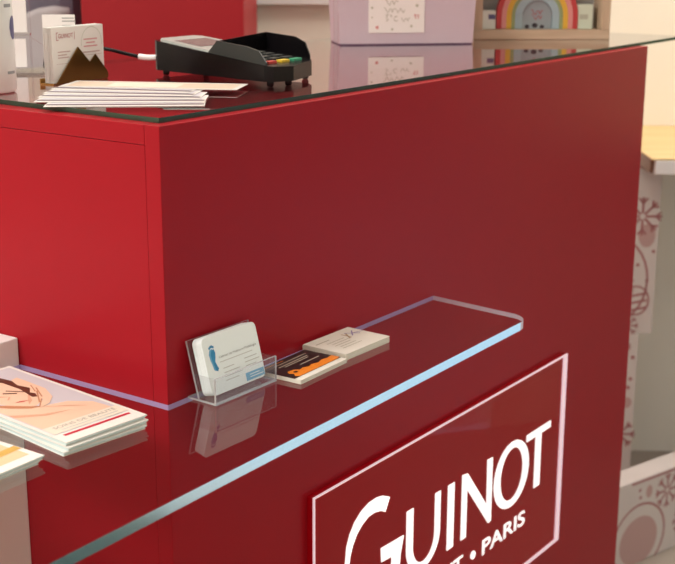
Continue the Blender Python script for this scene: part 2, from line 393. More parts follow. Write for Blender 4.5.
text('small_lettering', 'INSTITUT', LETTER, sign, MS, .3900, .4165, .1830, .0235, h=.0006, ext=.0006, bold=.012)
bm = bmesh.new(); prism(bm, ellipse(.6010, .4275, .0062, .0062, 16), .0006, .0021, MS); link('dot', bm, LETTER, sign)

# ------------------------------------------------------------------ on the glass shelf
# clear card holder
ch = thing('card_holder', 'clear acrylic card holder on the glass shelf at the desk corner', 'card holder', (.0700, -.0235, ZS + .0003), -.02)
W2 = .0460; T = .0022
LEAN = math.radians(15)
abx('base_plate', (-W2, W2, -.0185, .0185, 0, T), ch)
abx('front_lip', (-W2, W2, -.0185, -.0185 + T, T, .027), ch)
Mb = Matrix.Translation((0, .0030, T)) @ Matrix.Rotation(-LEAN, 4, 'X')
abx('back_plate', (-W2, W2, 0, T, 0.0008, .0585), ch, M=Mb)
for s in (-1, 1):
    bm = bmesh.new(); prism(bm, [(-.0163, T), (.0028, T), (-.0028 + .0120, .0265), (-.0163, .0265)], 0, T, frame((s * (W2 - T / 2) - T / 2, 0, 0), (0, 1, 0), (0, 0, 1)))
    link('side_wall', bm, ACRYL, ch)
# stack of cards leaning in it
cs = thing('business_card_stack', 'stack of white round cornered cards with blue foot emblem in clear holder', 'business cards', (.0700, -.0235, ZS + .0003), -.02)
Mc = Matrix.Translation((0, .0022, T + .0006)) @ Matrix.Rotation(-LEAN, 4, 'X') @ frame((-.0425, 0, 0), (1, 0, 0), (0, 0, 1))
bm = bmesh.new()
NC = 18; th = .0125
for k in range(NC):
    a = .0002 * random.uniform(-1, 1)
    prism(bm, [(x + a, y) for x, y in rrect(.0015, 0, .0820, .0575, .0060)], th * k / NC + .00005, th * (k + 1) / NC - .00006, Mc)
link('cards', bm, COOL, cs)
Mcf = Mc @ Matrix.Translation((0, 0, th))
BLUE = mat('blue_ink', (0.03, 0.26, 0.52), rough=.5); LBLUE = mat('light_blue_ink', (0.16, 0.45, 0.72), rough=.5)
foot = [(.0125, .0435), (.0160, .0445), (.0175, .0405), (.0165, .0360), (.0150, .0320), (.0165, .0275), (.0180, .0245), (.0160, .0220), (.0135, .0235), (.0125, .0290), (.0110, .0345), (.0105, .0395)]
decal('foot_emblem', [foot] + [ellipse(.0105 + i * .0018, .0462 + .0012 * math.sin(i), .0011, .0014, 10) for i in range(4)], BLUE, cs, Mcf)
decal('emblem_shadow', [[(x - .0022, y + .0008) for x, y in foot]], LBLUE, cs, Mcf, h=.0001)
text('card_title', 'Cabinet de Pédicurie Podologie', INK, cs, Mcf, .0210, .0330, .0560, .0030)
decal('card_text', [rect(.0210, .0295, .070, .0301), rect(.024, .0225, .040, .0232), rect(.056, .0245, .075, .0252), rect(.024, .0180, .047, .0187), rect(.056, .0205, .078, .0212), rect(.056, .0165, .072, .0172), rect(.024, .0140, .050, .0147), rect(.024, .0100, .044, .0107)], LINK, cs, Mcf)
decal('card_bar', [rect(.0530, .0020, .0810, .0100)], LBLUE, cs, Mcf)
decal('bar_text', [rect(.0590, .0045, .0790, .0052), rect(.0590, .0070, .0740, .0077)], COOL, cs, Mcf, h=.0003)

# two stacks of cards lying by it
def card_pile(name, label, loc, rz, h, n, m, w_=.085, d_=.055):
    t = thing(name, label, 'business cards', loc, rz)
    bm = bmesh.new()
    for k in range(n):
        a, b = random.uniform(-.0004, .0004), random.uniform(-.0004, .0004)
        box(bm, -w_ / 2 + a, w_ / 2 + a, -d_ / 2 + b, d_ / 2 + b, h * k / n + .00004, h * (k + 1) / n - .00004)
    link('cards', bm, m, t); return t
CB = mat('black_card_ink', (0.016, 0.014, 0.014), rough=.35); OR = mat('orange_ink', (0.85, 0.25, 0.02), rough=.4)
OW = mat('off_white_card', (0.80, 0.78, 0.70), rough=.5)
bp = card_pile('business_card_stack', 'low stack of black and orange cards lying beside the clear holder', (.1630, -.0405, ZS + .0003), .03, .0045, 7, OW)
Mbp = frame((-.0425, -.0275, .0045), (1, 0, 0), (0, 1, 0))
decal('black_print', [rect(0, .0075, .085, .055)], CB, bp, Mbp)
blob = [(.010, .0080), (.078, .0080), (.085, .0095), (.085, .0200), (.076, .0185), (.066, .0200), (.057, .0175), (.048, .0205), (.041, .0180), (.034, .0215), (.027, .0200), (.022, .0250), (.013, .0260), (.009, .0210), (.012, .0165), (.007, .0120)]
decal('orange_print', [blob], OR, bp, Mbp, h=.00035)
decal('print_hole', [ellipse(.018, .0190, .0030, .0022, 14)], CB, bp, Mbp, h=.0005)
decal('pale_text', [stroke((.018, .046), (.075, .0465), .0012), stroke((.018, .0405), (.070, .041), .0014), stroke((.024, .0370), (.066, .0372), .0012), stroke((.040, .0290), (.075, .0292), .0014)], mat('pale_print', (.55, .5, .4), rough=.5), bp, Mbp, h=.00035)
decal('yellow_line', [rect(.004, .0505, .040, .0515)], OR, bp, Mbp, h=.00035)
wp = card_pile('business_card_stack', 'stack of cream cards with small purple drawing at the far end of the row', (.2515, -.0345, ZS + .0003), -.02, .0075, 12, OW, .083, .058)
Mwp = frame((-.0415, -.029, .0075), (1, 0, 0), (0, 1, 0))
decal('card_text', [rect(.006, .0435, .030, .0450)] + [rect(.016 + .002 * (i % 2), .014 + .0055 * i, .050 - .003 * (i % 3), .0150 + .0055 * i) for i in range(5)], mat('olive_ink', (.42, .40, .30), rough=.6), wp, Mwp)
PUR = mat('purple_ink', (.30, .24, .45), rough=.6); BRN = mat('brown_ink', (.45, .30, .16), rough=.6)
decal('drawing', [stroke((.060, .034), (.074, .046), .0016), stroke((.060, .046), (.073, .033), .0016), stroke((.066, .040), (.082, .036), .0014)], PUR, wp, Mwp)
decal('drawing', [stroke((.050, .030), (.060, .044), .0018), stroke((.054, .046), (.054, .031), .0016)], BRN, wp, Mwp)

# brochures
SKIN = mat('skin_print', (0.74, 0.42, 0.28), rough=.35); SKIN2 = mat('light_skin_print', (0.86, 0.60, 0.44), rough=.35); HAIR = mat('brown_hair_print', (0.09, 0.035, 0.02), rough=.35)
PICBG = mat('grey_picture_print', (0.62, 0.61, 0.66), rough=.35); LIPS = mat('lip_print', (0.62, 0.12, 0.10), rough=.35); CREAMBOX = mat('cream_print', (0.83, 0.76, 0.64), rough=.35)
REDINK = mat('red_ink', (0.55, 0.02, 0.05), rough=.4); SHSK = mat('warm_brown_print', (0.55, 0.26, 0.14), rough=.35)
PAGE = mat('page_edges', (0.66, 0.78, 0.79), rough=.6); GLOSSP = mat('glossy_white_cover', (0.84, 0.82, 0.78), rough=.3)
BW, BL, BT = .092, .212, .0040
bth = -.095
NR = Vector((-.0555, -.0255, 0))           # near right corner of the top brochure
def brochure(label, corner, rz, z, group, cover=True):
    t = thing('brochure', label, 'brochure', (corner[0], corner[1], z), rz, group)
    bm = bmesh.new()
    for k in range(4):
        a = .0006 * k
        box(bm, -BW + .0008, -.0006 * (3 - k), .0006 * (3 - k), BL - .001, .0004 + (BT - .0008) * k / 4 + .00003, .0004 + (BT - .0008) * (k + 1) / 4 - .00003)
    link('pages', bm, PAGE, t)
    bx('cover', (-BW, 0, 0, BL, BT - .0004, BT), GLOSSP, t); bx('back_cover', (-BW, -.001, .001, BL, 0, .0004), GLOSSP, t)
    return t
gB = 'beauty brochures stacked on the glass shelf'
brochure('bottom brochure of the stack in front of the bright red end panel', (-.0590, -.0285), bth - .035, ZS + .0003, gB)
brochure('middle brochure of the stack in front of the bright red end panel', (-.0560, -.0275), bth + .01, ZS + .0003 + BT + .0002, gB)
tb = brochure('top brochure with a woman and red bar on its cover on the glass shelf', (NR.x, NR.y), bth, ZS + .0003 + 2 * (BT + .0002), gB)
ca, sa = math.cos(-bth), math.sin(-bth)
def wl(pts):   # world millimetres on the cover -> brochure coordinates
    out = []
    for x, y in pts:
        dx, dy = x / 1000 - NR.x, y / 1000 - NR.y
        out.append((max(-BW + .005, min(-.003, dx * ca - dy * sa)), max(.004, min(BL - .004, dx * sa + dy * ca))))
    return out
MB0 = Matrix.Translation((0, 0, BT))
decal('picture', [rect(-BW + .004, .021, -.004, BL - .005)], PICBG, tb, MB0, h=.00015)
decal('skin', [wl([(-94.6, 68), (-74, 60), (-60, 40), (-60, 14), (-84, 12), (-105, 18), (-140, 24), (-144, 60), (-140, 100), (-125, 96), (-110, 78)])], SKIN2, tb, MB0, h=.00025)
decal('face', [wl([(-74.8, 158), (-71.6, 140), (-76, 104), (-80, 90), (-88, 80), (-99, 74), (-108, 76), (-115, 92), (-120, 112), (-116, 140), (-104, 162), (-88, 168)])], SKIN2, tb, MB0, h=.00035)
decal('neck_shade', [wl([(-113, 90), (-104, 76), (-94, 66), (-108, 72), (-120, 88), (-128, 104), (-122, 104)])], SHSK, tb, MB0, h=.00045)
decal('arm_shade', [wl([(-138, 66), (-112, 46), (-88, 40), (-112, 52), (-136, 74)]), wl([(-98, 66), (-80, 50), (-70, 34), (-84, 50)])], SKIN, tb, MB0, h=.00045)
decal('cheek_shade', [wl([(-80, 108), (-92, 88), (-102, 81), (-94, 92)]), wl([(-112, 122), (-104, 116), (-98, 112), (-104, 122)])], SKIN, tb, MB0, h=.00042)
decal('hair', [wl([(-76, 150), (-78, 122), (-86, 95), (-82, 92), (-71, 112), (-66, 138), (-68, 165), (-74, 180), (-110, 184), (-112, 176), (-90, 168)])], HAIR, tb, MB0, h=.00050)
decal('hand', [wl([(-57, 150), (-58, 136), (-62, 103), (-74, 80), (-88, 69), (-102, 66), (-96, 73), (-84, 82), (-88, 88), (-76, 96), (-79, 106), (-70, 116), (-72, 132), (-66, 148)])], SKIN2, tb, MB0, h=.00060)
decal('finger_line', [wl(stroke((-72, 104), (-92, 78), 1.4)), wl(stroke((-66, 112), (-80, 88), 1.4)), wl(stroke((-84, 84), (-100, 69), 1.2)), wl(stroke((-64, 122), (-74, 104), 1.2))], SHSK, tb, MB0, h=.00068)
decal('eye', [wl(stroke((-97, 124), (-88, 114), 2.6)), wl(stroke((-90, 128), (-81, 112), 1.8))], HAIR, tb, MB0, h=.00060)
decal('mouth', [wl([(-107, 95), (-101, 95), (-94, 90), (-101, 91)])], LIPS, tb, MB0, h=.00060)
decal('nose_line', [wl(stroke((-99, 112), (-106, 106), 1.6))], SKIN, tb, MB0, h=.00060)
decal('caption_box', [rect(-BW + .004, .0215, -.004, .0400)], CREAMBOX, tb, MB0, h=.00052)
text('caption', 'SOINS DE BEAUTÉ', mat('warm_grey_ink', (.40, .36, .33), rough=.6), tb, MB0, -.080, .0310, .070, .0065, h=.00070)
decal('caption_line', [rect(-.076, .0260, -.012, .0272)], LINK, tb, MB0, h=.00065)
decal('red_bar', [rect(-.083, .0130, -.008, .0168)], REDINK, tb, MB0, h=.00030)
GOLD = mat('gold_print', (.62, .40, .10), rough=.4); SAND = mat('sand_print', (.80, .58, .36), rough=.4)
gG = 'gold ribbon brochures on the glass shelf'
def brochure2(label, x, y, rz, z):
    t = brochure(label, (x, y), rz, z, gG); Mz = Matrix.Translation((0, 0, BT))
    decal('picture', [rect(-BW + .004, .012, -.006, BL - .006)], SAND, t, Mz, h=.00015)
    decal('ribbon', [[(-BW + .004, .024), (-BW + .004, .034), (-.001, .0370), (-.001, .0275)]], GOLD, t, Mz, h=.00030)
    decal('ribbon_text', [stroke((-.060, .0300), (-.026, .0312), .003)], CREAMBOX, t, Mz, h=.00040)
    return t
brochure2('lower sand coloured brochure with gold ribbon at the front of the glass shelf', -.1735, -.0120, .0, ZS + .0003)
brochure2('upper sand coloured brochure with gold ribbon at the front of the glass shelf', -.1705, -.0145, .015, ZS + .0003 + BT + .0002)

# ------------------------------------------------------------------ on the desk top
# fanned leaflets
LEAFM = mat('leaflet_paper', (.72, .69, .66), rough=.4); LEAFT = mat('leaflet_picture', (.72, .58, .46), rough=.35)
ords = ['nearest and lowest', 'second nearest', 'third nearest', 'third farthest', 'second farthest', 'topmost picture printed']
fan = [((.0033, .1571), -50.3, .158), ((.0191, .1891), -53.1, .172), ((.0442, .2112), -57.4, .168), ((.0682, .2302), -61.5, .161), ((.0953, .2474), -65.5, .155), ((.1150, .2560), -63.0, .199)]
for k, ((lx, ly), ang, ln) in enumerate(fan):
    t = thing('leaflet', '%s white leaflet of the fan lying at the desk corner' % ords[k], 'leaflet', (lx, ly, GT + .0007 * k), math.radians(ang), 'fanned leaflets on the glass top')
    bm = bmesh.new(); box(bm, 0, ln, 0, .060, 0.0001, .0005); link('sheet', bm, LEAFM, t)
    Mz = Matrix.Translation((0, 0, .0005))
    if k == 5:
        decal('picture', [rect(.006, .006, ln - .006, .054)], LEAFT, t, Mz, h=.00006); decal('picture_tint', [rect(.050, .010, .130, .045)], CREAMBOX, t, Mz, h=.0001)
    else:
        decal('painted_gap_shadow', [rect(.001, .0090, ln - .001, .0185)], mat('gap_shadow_colour', (.10, .07, .09), rough=.5), t, Mz, h=.00006); decal('picture', [rect(.004, .0190, ln - .004, .057)], PICBG, t, Mz, h=.00006)  # dark band paints the shadow in the gap between two sheets

# bottle
bt = thing('bottle', 'white cylindrical cosmetic bottle at the edge of the desk top', 'bottle', (.0580, .2995, GT))
bm = bmesh.new(); lathe(bm, [(0, 0), (.024, 0), (.0265, .001), (.0280, .004), (.0280, .140), (.026, .148), (.018, .154), (.0, .154)], 40); link('body', bm, mat('white_bottle_plastic', (.80, .83, .82), rough=.3), bt, smooth=True)
bm = bmesh.new(); lathe(bm, [(.0, .1545), (.016, .1545), (.016, .185), (.015, .187), (0, .187)], 32); link('cap', bm, LACQ, bt, smooth=True)
def on_cyl(name, z0_, z1_, d0, d1, m, shape='rect'):
    bm = bmesh.new(); n = 10
    for i in range(n):
        t0, t1 = math.radians(d0 + (d1 - d0) * i / n), math.radians(d0 + (d1 - d0) * (i + 1) / n); r = .0282
        def hh(j):
            if shape == 'rect': return z0_, z1_
            s = math.sqrt(max(0, 1 - (2 * j / n - 1) ** 2)); c = (z0_ + z1_) / 2; return c - s * (z1_ - z0_) / 2, c + s * (z1_ - z0_) / 2
        a0, b0 = hh(i); a1, b1 = hh(i + 1)
        V = [bm.verts.new((r * math.cos(t), r * math.sin(t), z)) for t, z in ((t0, a0), (t1, a1), (t1, b1), (t0, b0))]
        bm.faces.new(V)
    return link(name, bm, m, bt)
NAVY = mat('navy_ink', (.10, .10, .22), rough=.5)
on_cyl('blue_mark', .056, .081, -74, -44, NAVY, 'e')
on_cyl('small_print', .0205, .0235, -88, -62, INK); on_cyl('small_print', .044, .046, -44, -36, INK); on_cyl('small_print', .038, .040, -44, -36, INK)
on_cyl('small_print', .0900, .0935, -88, -64, INK)

# clear leaflet stand behind the bottle
st = thing('leaflet_stand', 'clear acrylic leaflet stand with white papers behind the bottle', 'stand', (.215, .418, GT), ROOMROT + .15)
bx('base_plate', (-.055, .040, -.020, .040, 0, .0025), ACRYL, st)
bx('back_plate', (-.050, .004, .032, .0345, .0027, .175), ACRYL, st)
bx('papers', (-.048, .000, .022, .031, .0480, .170), WHITE, st)
bx('ledge', (-.050, .004, .015, .0312, .0440, .0470), ACRYL, st)
bm = bmesh.new(); prism(bm, [(0, .044), (.036, .020), (.012, .0028), (.0, .0028)], 0, .003, frame((.004, .010, 0), (1, 0, 0), (0, 0, 1))); link('slanted_foot', bm, ACRYL, st)
bx('lower_papers', (-.046, -.002, .018, .026, .006, .040), WHITE, st)

# brass mountain card holder
p0 = Vector((.1487, .2943, GT)); pdir = math.atan2(.3035 - .2943, .2363 - .1487)
mh = thing('mountain_card_holder', 'brass card holder with a twin peaked mountain front on the desk top', 'card holder', p0, pdir)
BRASS = mat('brushed_brass', (.36, .20, .055), rough=.30, metal=1.0, bump=.1, bscale=500)
bm = bmesh.new(); prism(bm, [(0, 0.0008), (.0389, .0397), (.0587, .0211), (.0691, .0296), (.0905, .0075), (.0905, .0008)], -.0012, 0, frame((0, 0, 0), (1, 0, 0), (0, 0, 1))); link('mountain_plate', bm, BRASS, mh)
bx('base_plate', (-.004, .0905, .0013, .022, 0, .0012), BRASS, mh)
bx('back_plate', (-.004, .0905, .0208, .0220, .0013, .006), BRASS, mh)
c1 = thing('business_card_stack', 'thick block of white cards with red lettering standing in the brass mountain holder', 'business cards', p0, pdir)
bm = bmesh.new()
for k in range(14):
    y = .0030 + .0130 * k / 14; s = random.uniform(-.0006, .0006)
    box(bm, -.0020 + s, .0875 + s, y + .00008, y + .0130 / 14 - .00008, .0014, .0630 + random.uniform(-.0003, .0003))
link('cards', bm, WHITE, c1)
Mk = frame((0, .0030, 0), (1, 0, 0), (0, 0, 1))
MAR = mat('maroon_ink', (.42, .10, .13), rough=.6)
text('card_title', 'GUINOT', MAR, c1, Mk, .0090, .0510, .0250, .0050)
decal('title_bracket', [rect(.0055, .0485, .0062, .0575), rect(.0055, .0568, .0090, .0575), rect(.0360, .0485, .0367, .0575), rect(.0055, .0485, .0090, .0491)], MAR, c1, Mk)
decal('card_text', [rect(.007, .035, .028, .0362), rect(.007, .0315, .022, .0327), rect(.007, .0285, .026, .0297), rect(.004, .022, .030, .0224), rect(.050, .0320, .080, .0333), rect(.046, .0290, .084, .0294)], mat('pink_grey_ink', (.55, .42, .42), rough=.6), c1, Mk)
decal('card_note', [rect(.052, .0465, .076, .0480), rect(.056, .0425, .072, .0440), rect(.052, .0385, .076, .0400)], mat('pink_ink', (.66, .34, .36), rough=.6), c1, Mk)
ra = arcpts(.0660, .043, .0185, .0185, -10, 190, 20); rb_ = arcpts(.0660, .043, .0178, .0178, -10, 190, 20)
decal('card_ring', [[ra[i], rb_[i], rb_[i + 1], ra[i + 1]] for i in range(20)], mat('sage_ink', (.55, .60, .52), rough=.6), c1, Mk)
c2 = thing('price_card', 'single white card with two lines of small print standing behind the brass holder', 'card', (.215, .359, GT), ROOMROT + .1)
bx('card', (-.019, .019, 0, .003, 0.0001, .0725), WHITE, c2)
decal('small_print', [rect(.004, .0680, .018, .0692), rect(.004, .0645, .020, .0657), rect(.004, .060, .022, .0605)], INK, c2, frame((0, 0, 0), (1, 0, 0), (0, 0, 1)))

# card payment terminal
tm = thing('payment_terminal', 'black card payment terminal with hooded keypad on the desk glass', 'card terminal', (.320, .180, GT))
TX, TY = .320, .180
def tl(x, y): return (x - TX, y - TY)
plan = [tl(.3000, .282), tl(.2735, .095), tl(.2780, .085), tl(.3030, .0760), tl(.3640, .0960), tl(.3790, .1120), tl(.3860, .282), tl(.378, .290), tl(.306, .290)]
def toph(y): # height of the body along its length (y local)
    t = (y + .108) / .215; return .0215 + .0195 * max(0, min(1, t))
bm = bmesh.new(); n = len(plan)
A = [bm.verts.new((x, y, .0055)) for x, y in plan]; A2 = [bm.verts.new((x * 1.0, y, .010)) for x, y in plan]; B = [bm.verts.new((x, y, toph(y))) for x, y in plan]
bm.faces.new(A[::-1]); bm.faces.new(B)
for i in range(n):
    j = (i + 1) % n; bm.faces.new((A[i], A[j], A2[j], A2[i])); bm.faces.new((A2[i], A2[j], B[j], B[i]))
bmesh.ops.bevel(bm, geom=[e for e in bm.edges if e.calc_face_angle(0) > .5], offset=.0016, segments=2, affect='EDGES')
link('body', bm, BLACK, tm)
# pale display bezel over the rear half
bm = bmesh.new(); bez = [tl(.3035, .278), tl(.2905, .190), tl(.3735, .182), tl(.3800, .278), tl(.372, .286), tl(.311, .286)]
A = [bm.verts.new((x, y, toph(y) - .0004)) for x, y in bez]; B = [bm.verts.new((x * .97 + .0007, y * .985 + .0008, toph(y) + .0022)) for x, y in bez]
bm.faces.new(A[::-1]); bm.faces.new(B)
for i in range(len(bez)): bm.faces.new((A[i], A[(i + 1) % len(bez)], B[(i + 1) % len(bez)], B[i]))
bezel = link('display_bezel', bm, mat('silver_grey_plastic', (.36, .38, .36), rough=.35), tm)
bm = bmesh.new(); scr = [tl(.310, .262), tl(.304, .215), tl(.364, .213), tl(.368, .262)]
bm.faces.new([bm.verts.new((x, y, toph(y) + .00245)) for x, y in scr]); link('display', bm, mat('grey_display', (.20, .23, .22), rough=.12), bezel)
# keypad hood: two side walls and a back rim
def wall(name, pts, thick, m):   # pts: (x,y,z0,z1) along the wall, thick towards +x
    bm = bmesh.new(); L = []
    for x, y, a, b in pts: L.append([bm.verts.new((x, y, a)), bm.verts.new((x, y, b)), bm.verts.new((x + thick, y, b)), bm.verts.new((x + thick, y, a))])
    for p, q in zip(L, L[1:]):
        for k in range(4): bm.faces.new((p[k], p[(k + 1) % 4], q[(k + 1) % 4], q[k]))
    bm.faces.new(L[0]); bm.faces.new(L[-1][::-1]); return link(name, bm, m, tm)
def tp(x, y, dz): a, b = tl(x, y); return (a, b, toph(b) - .001, toph(b) + dz)
wall('hood_side', [tp(.2888, .190, .0008), tp(.2868, .175, .0155), tp(.2795, .125, .0165), tp(.2765, .105, .0145), tp(.2748, .093, .0030)], .0022, DGREY)
wall('hood_side', [tp(.3815, .190, .0008), tp(.3805, .175, .0205), tp(.3785, .130, .0215), tp(.3770, .114, .0170), tp(.3650, .0985, .0060)], -.0022, BLACK)
a, b = tl(.288, .176); c, d = tl(.380, .176)
bm = bmesh.new(); prism(bm, [(a, toph(b) - .001), (c, toph(b) - .001), (c, toph(b) + .0205), (a, toph(b) + .0150)], 0, .0022, frame((0, b + .0011, 0), (1, 0, 0), (0, 0, 1))); link('hood_back', bm, BLACK, tm)
kc = {0: mat('red_key', (.5, .04, .03), rough=.4), 1: mat('yellow_key', (.72, .50, .03), rough=.4), 2: mat('green_key', (.03, .30, .16), rough=.4)}
for r in range(5):
    for c_ in range(3):
        x, y = tl(.2960 + c_ * .0235, .1040 + r * .0135); z = toph(y)
        k = bx('key', (x - .0075, x + .0075, y - .0042, y + .0042, z - .001, z + .0024), kc[c_] if r == 0 else DGREY, tm, bev=.0006)
for x, y in ((.2800, .0915), (.3030, .0835), (.3700, .1100), (.3050, .272), (.3780, .272)):
    bm = bmesh.new(); lathe(bm, [(0, 0.0001), (.0030, .0001), (.0042, .0020), (.0038, .0062), (0, .0062)], 14); f = link('foot', bm, BLACK, tm, smooth=True); f.location = (*tl(x, y), 0)
def cpath(P): return smooth_path([(*tl(x, y), z) for x, y, z in P], 8)
bm = bmesh.new(); tube(bm, cpath([(.306, .2885, .0200), (.3015, .298, .0195), (.297, .309, .0205)]), .0036); link('cable_plug', bm, LACQ, tm, smooth=True)
bm = bmesh.new(); tube(bm, cpath([(.297, .309, .0205), (.290, .322, .0235), (.277, .342, .0290), (.284, .372, .0280), (.300, .420, .018), (.305, .470, .006), (.307, .490, -.010), (.308, .494, -.20)]), .0023); link('cable', bm, BLACK, tm, smooth=True)

# lavender collection box with a handwritten notice
lb0 = Vector((.796, .361, GT)); lb1 = Vector((.947, .212, GT)); LW = (lb1 - lb0).length; lrot = math.atan2(lb1.y - lb0.y, lb1.x - lb0.x)
lv = thing('collection_box', 'lavender box with flaring sides standing on the desk glass', 'box', lb0, lrot)
LAV = mat('lavender_card', (.56, .48, .555), rough=.45); LAVD = mat('violet_edge', (.16, .10, .18), rough=.5)
Hh = .150; fl = .008
def flare(x, y, z): # outward flare with height
    return (x + (x / LW - .5) * 2 * fl * z / Hh, y, z)
for nm, q4 in (('front_panel', [(0, 0), (LW, 0)]), ('back_panel', [(0, .085), (LW, .085)]), ('side_panel', [(0, .003), (0, .082)]), ('side_panel', [(LW, .003), (LW, .082)])):
    (xa, ya), (xb, yb) = q4; bm = bmesh.new(); V = []
    off = (0, .0025) if ya == yb else ((.0025 if xa == 0 else -.0025), 0)
    if nm == 'back_panel': off = (0, -.0025)
    for z in (.002, Hh):
        for dx, dy in ((0, 0), off):
            V.append([bm.verts.new(flare(xa + dx, ya + dy, z)), bm.verts.new(flare(xb + dx, yb + dy, z))])
    a, b, c, d = V
    for f in ((a[0], a[1], c[1], c[0]), (b[0], b[1], d[1], d[0]), (a[0], a[1], b[1], b[0]), (c[0], c[1], d[1], d[0]), (a[0], b[0], d[0], c[0]), (a[1], b[1], d[1], c[1])): bm.faces.new(f)
    link(nm, bm, LAV, lv)
bx('bottom', (0.0005, LW - .0005, .0005, .0845, 0, .0019), LAVD, lv)
bx('clear_corner_strip', (-.010, -.0025, .001, .004, .0005, .150), ACRYL, lv)
no = thing('notice', 'white handwritten notice with coloured dots stuck on the lavender box', 'notice', lb0, lrot)
bx('card', (.0445, .1335, -.0013, -.0003, .0185, .125), WHITE, no)
Mn = frame((.0045, -.0013, 0), (1, 0, 0), (0, 0, 1))
PEN = mat('pencil_grey', (.42, .43, .36), rough=.7)
def scribble(pts, x, y, s, wd): return [stroke((x + pts[i][0] * s, y + pts[i][1] * s), (x + pts[i + 1][0] * s, y + pts[i + 1][1] * s), wd) for i in range(len(pts) - 1)]
wv = [(i * .55, .9 * math.sin(i * 1.7) + (1.2 if i in (0, 7) else 0)) for i in range(16)]
hw = scribble(wv[:10], .066, .0640, .0042, .0010) + scribble(wv, .064, .0525, .0040, .0010) + scribble([(0, 2.4), (1.2, 2.6), (.3, 1.2), (1.3, .5), (.2, -.2)], .0665, .0370, .0038, .0010) + scribble([(0, 1), (.6, 1.2), (.7, .2), (1.1, .8)], .0735, .0420, .0032, .0008) + scribble([(2, 2), (.8, 1.8), (.4, .6), (1.4, -.1), (2.2, .4)], .0785, .0365, .0036, .0010) + scribble(wv[1:9], .0900, .0385, .0036, .0009)
decal('handwriting', hw, PEN, no, Mn, h=.0003)
PK = mat('pink_dot', (.62, .28, .28), rough=.6); GD = mat('grey_green_dot', (.45, .47, .38), rough=.6)
decal('dots', [ellipse(.0535, .0270, .0026, .0026, 12)] + scribble([(0, 1.4), (.8, 2.2), (1.0, 0)], .1120, .0400, .0030, .0016) + scribble([(0, 1.8), (.9, 1.8), (.7, 0)], .1165, .0400, .0030, .0016), PK, no, Mn)
decal('dots', [ellipse(.0775, .0240, .0018, .0018, 12), ellipse(.1080, .0285, .0020, .0020, 12), ellipse(.0455, .0570, .0018, .0018, 12), ellipse(.1165, .0600, .0024, .0024, 12), ellipse(.0455, .0420, .0012, .0012, 12)], GD, no, Mn)

# wooden display box with a rainbow
wb0 = Vector((1.026, .255, GT)); wb1 = Vector((1.168, .078, GT)); WW = (wb1 - wb0).length; wrot = math.atan2(wb1.y - wb0.y, wb1.x - wb0.x)
wd_ = thing('display_box', 'pale wooden open fronted display box at the far end of the desk glass', 'display box', wb0, wrot)
WO = wood('pale_wood', (.50, .37, .25), (.62, .48, .34), 10, 'X'); WOz = wood('pale_wood_upright', (.50, .37, .25), (.62, .48, .34), 10, 'Z')
WH, WT, WDp = .205, .0155, .058
bx('bottom_board', (0, WW, 0, WDp, 0, WT), WO, wd_, bev=.0008); bx('top_board', (0, WW, 0, WDp, WH - WT, WH), WO, wd_, bev=.0008)
bx('side_board', (0, WT - .001, 0.0005, WDp, WT + .0002, WH - WT - .0002), WOz, wd_, bev=.0008); bx('side_board', (WW - WT + .001, WW, .0005, WDp, WT + .0002, WH - WT - .0002), WOz, wd_, bev=.0008)
bx('back_board', (WT, WW - WT, WDp - .004, WDp - .0005, WT + .0002, WH - WT - .0002), mat('grey_back_board', (.34, .32, .31), rough=.6), wd_)
rbw = thing('rainbow_ornament', 'painted rainbow ornament standing inside the wooden display box', 'ornament', wb0, wrot)
cols = [('red_band', (.50, .045, .05)), ('pink_band', (.70, .28, .27)), ('yellow_band', (.72, .42, .05)), ('green_band', (.28, .34, .16)), ('light_blue_band', (.34, .45, .50))]
cx_, cz_ = .1085, WT + .022
R = .0680; step = [.0085, .0080, .0085, .0060, .0120]
for (nm, colr), s in zip(cols, step):
    bm = bmesh.new(); ro, ri = R, R - s + .0002; K = 24
    pts_o = [(cx_ - ro, WT + .0004)] + [(cx_ + ro * math.cos(math.pi - math.pi * k / K), cz_ + ro * math.sin(math.pi - math.pi * k / K)) for k in range(K + 1)] + [(cx_ + ro, WT + .0004)]
    pts_i = [(cx_ - ri, WT + .0004)] + [(cx_ + ri * math.cos(math.pi - math.pi * k / K), cz_ + ri * math.sin(math.pi - math.pi * k / K)) for k in range(K + 1)] + [(cx_ + ri, WT + .0004)]
    Mr = frame((0, .030, 0), (1, 0, 0), (0, 0, 1))
    for i in range(len(pts_o) - 1): prism(bm, [pts_o[i], pts_i[i], pts_i[i + 1], pts_o[i + 1]], 0, .012, Mr)
    bmesh.ops.remove_doubles(bm, verts=bm.verts, dist=1e-6)
    link(nm, bm, mat(nm + '_paint', colr, rough=.45), rbw); R -= s
bm = bmesh.new(); K = 24; prism(bm, [(cx_ - R, WT + .0004)] + [(cx_ + R * math.cos(math.pi - math.pi * k / K), cz_ + R * math.sin(math.pi - math.pi * k / K)) for k in range(K + 1)] + [(cx_ + R, WT + .0004)], 0, .008, frame((0, .030, 0), (1, 0, 0), (0, 0, 1)))
link('centre_panel', bm, mat('grey_blue_paint', (.30, .35, .38), rough=.5), rbw)
Mrr = frame((0, .022, 0), (1, 0, 0), (0, 0, 1))
decal('red_print', scribble(wv[:9], cx_ - .010, WT + .027, .0045, .0016) + scribble(wv[:8], cx_ - .009, WT + .019, .0045, .0014), mat('dull_red_print', (.38, .14, .16), rough=.6), rbw, Mrr)
decal('dark_print', [ellipse(cx_ - .016, WT + .004, .004, .0035, 12), ellipse(cx_ - .003, WT + .006, .005, .004, 12), ellipse(cx_ + .009, WT + .004, .004, .003, 12)], mat('dark_figure_print', (.05, .04, .05), rough=.6), rbw, Mrr)
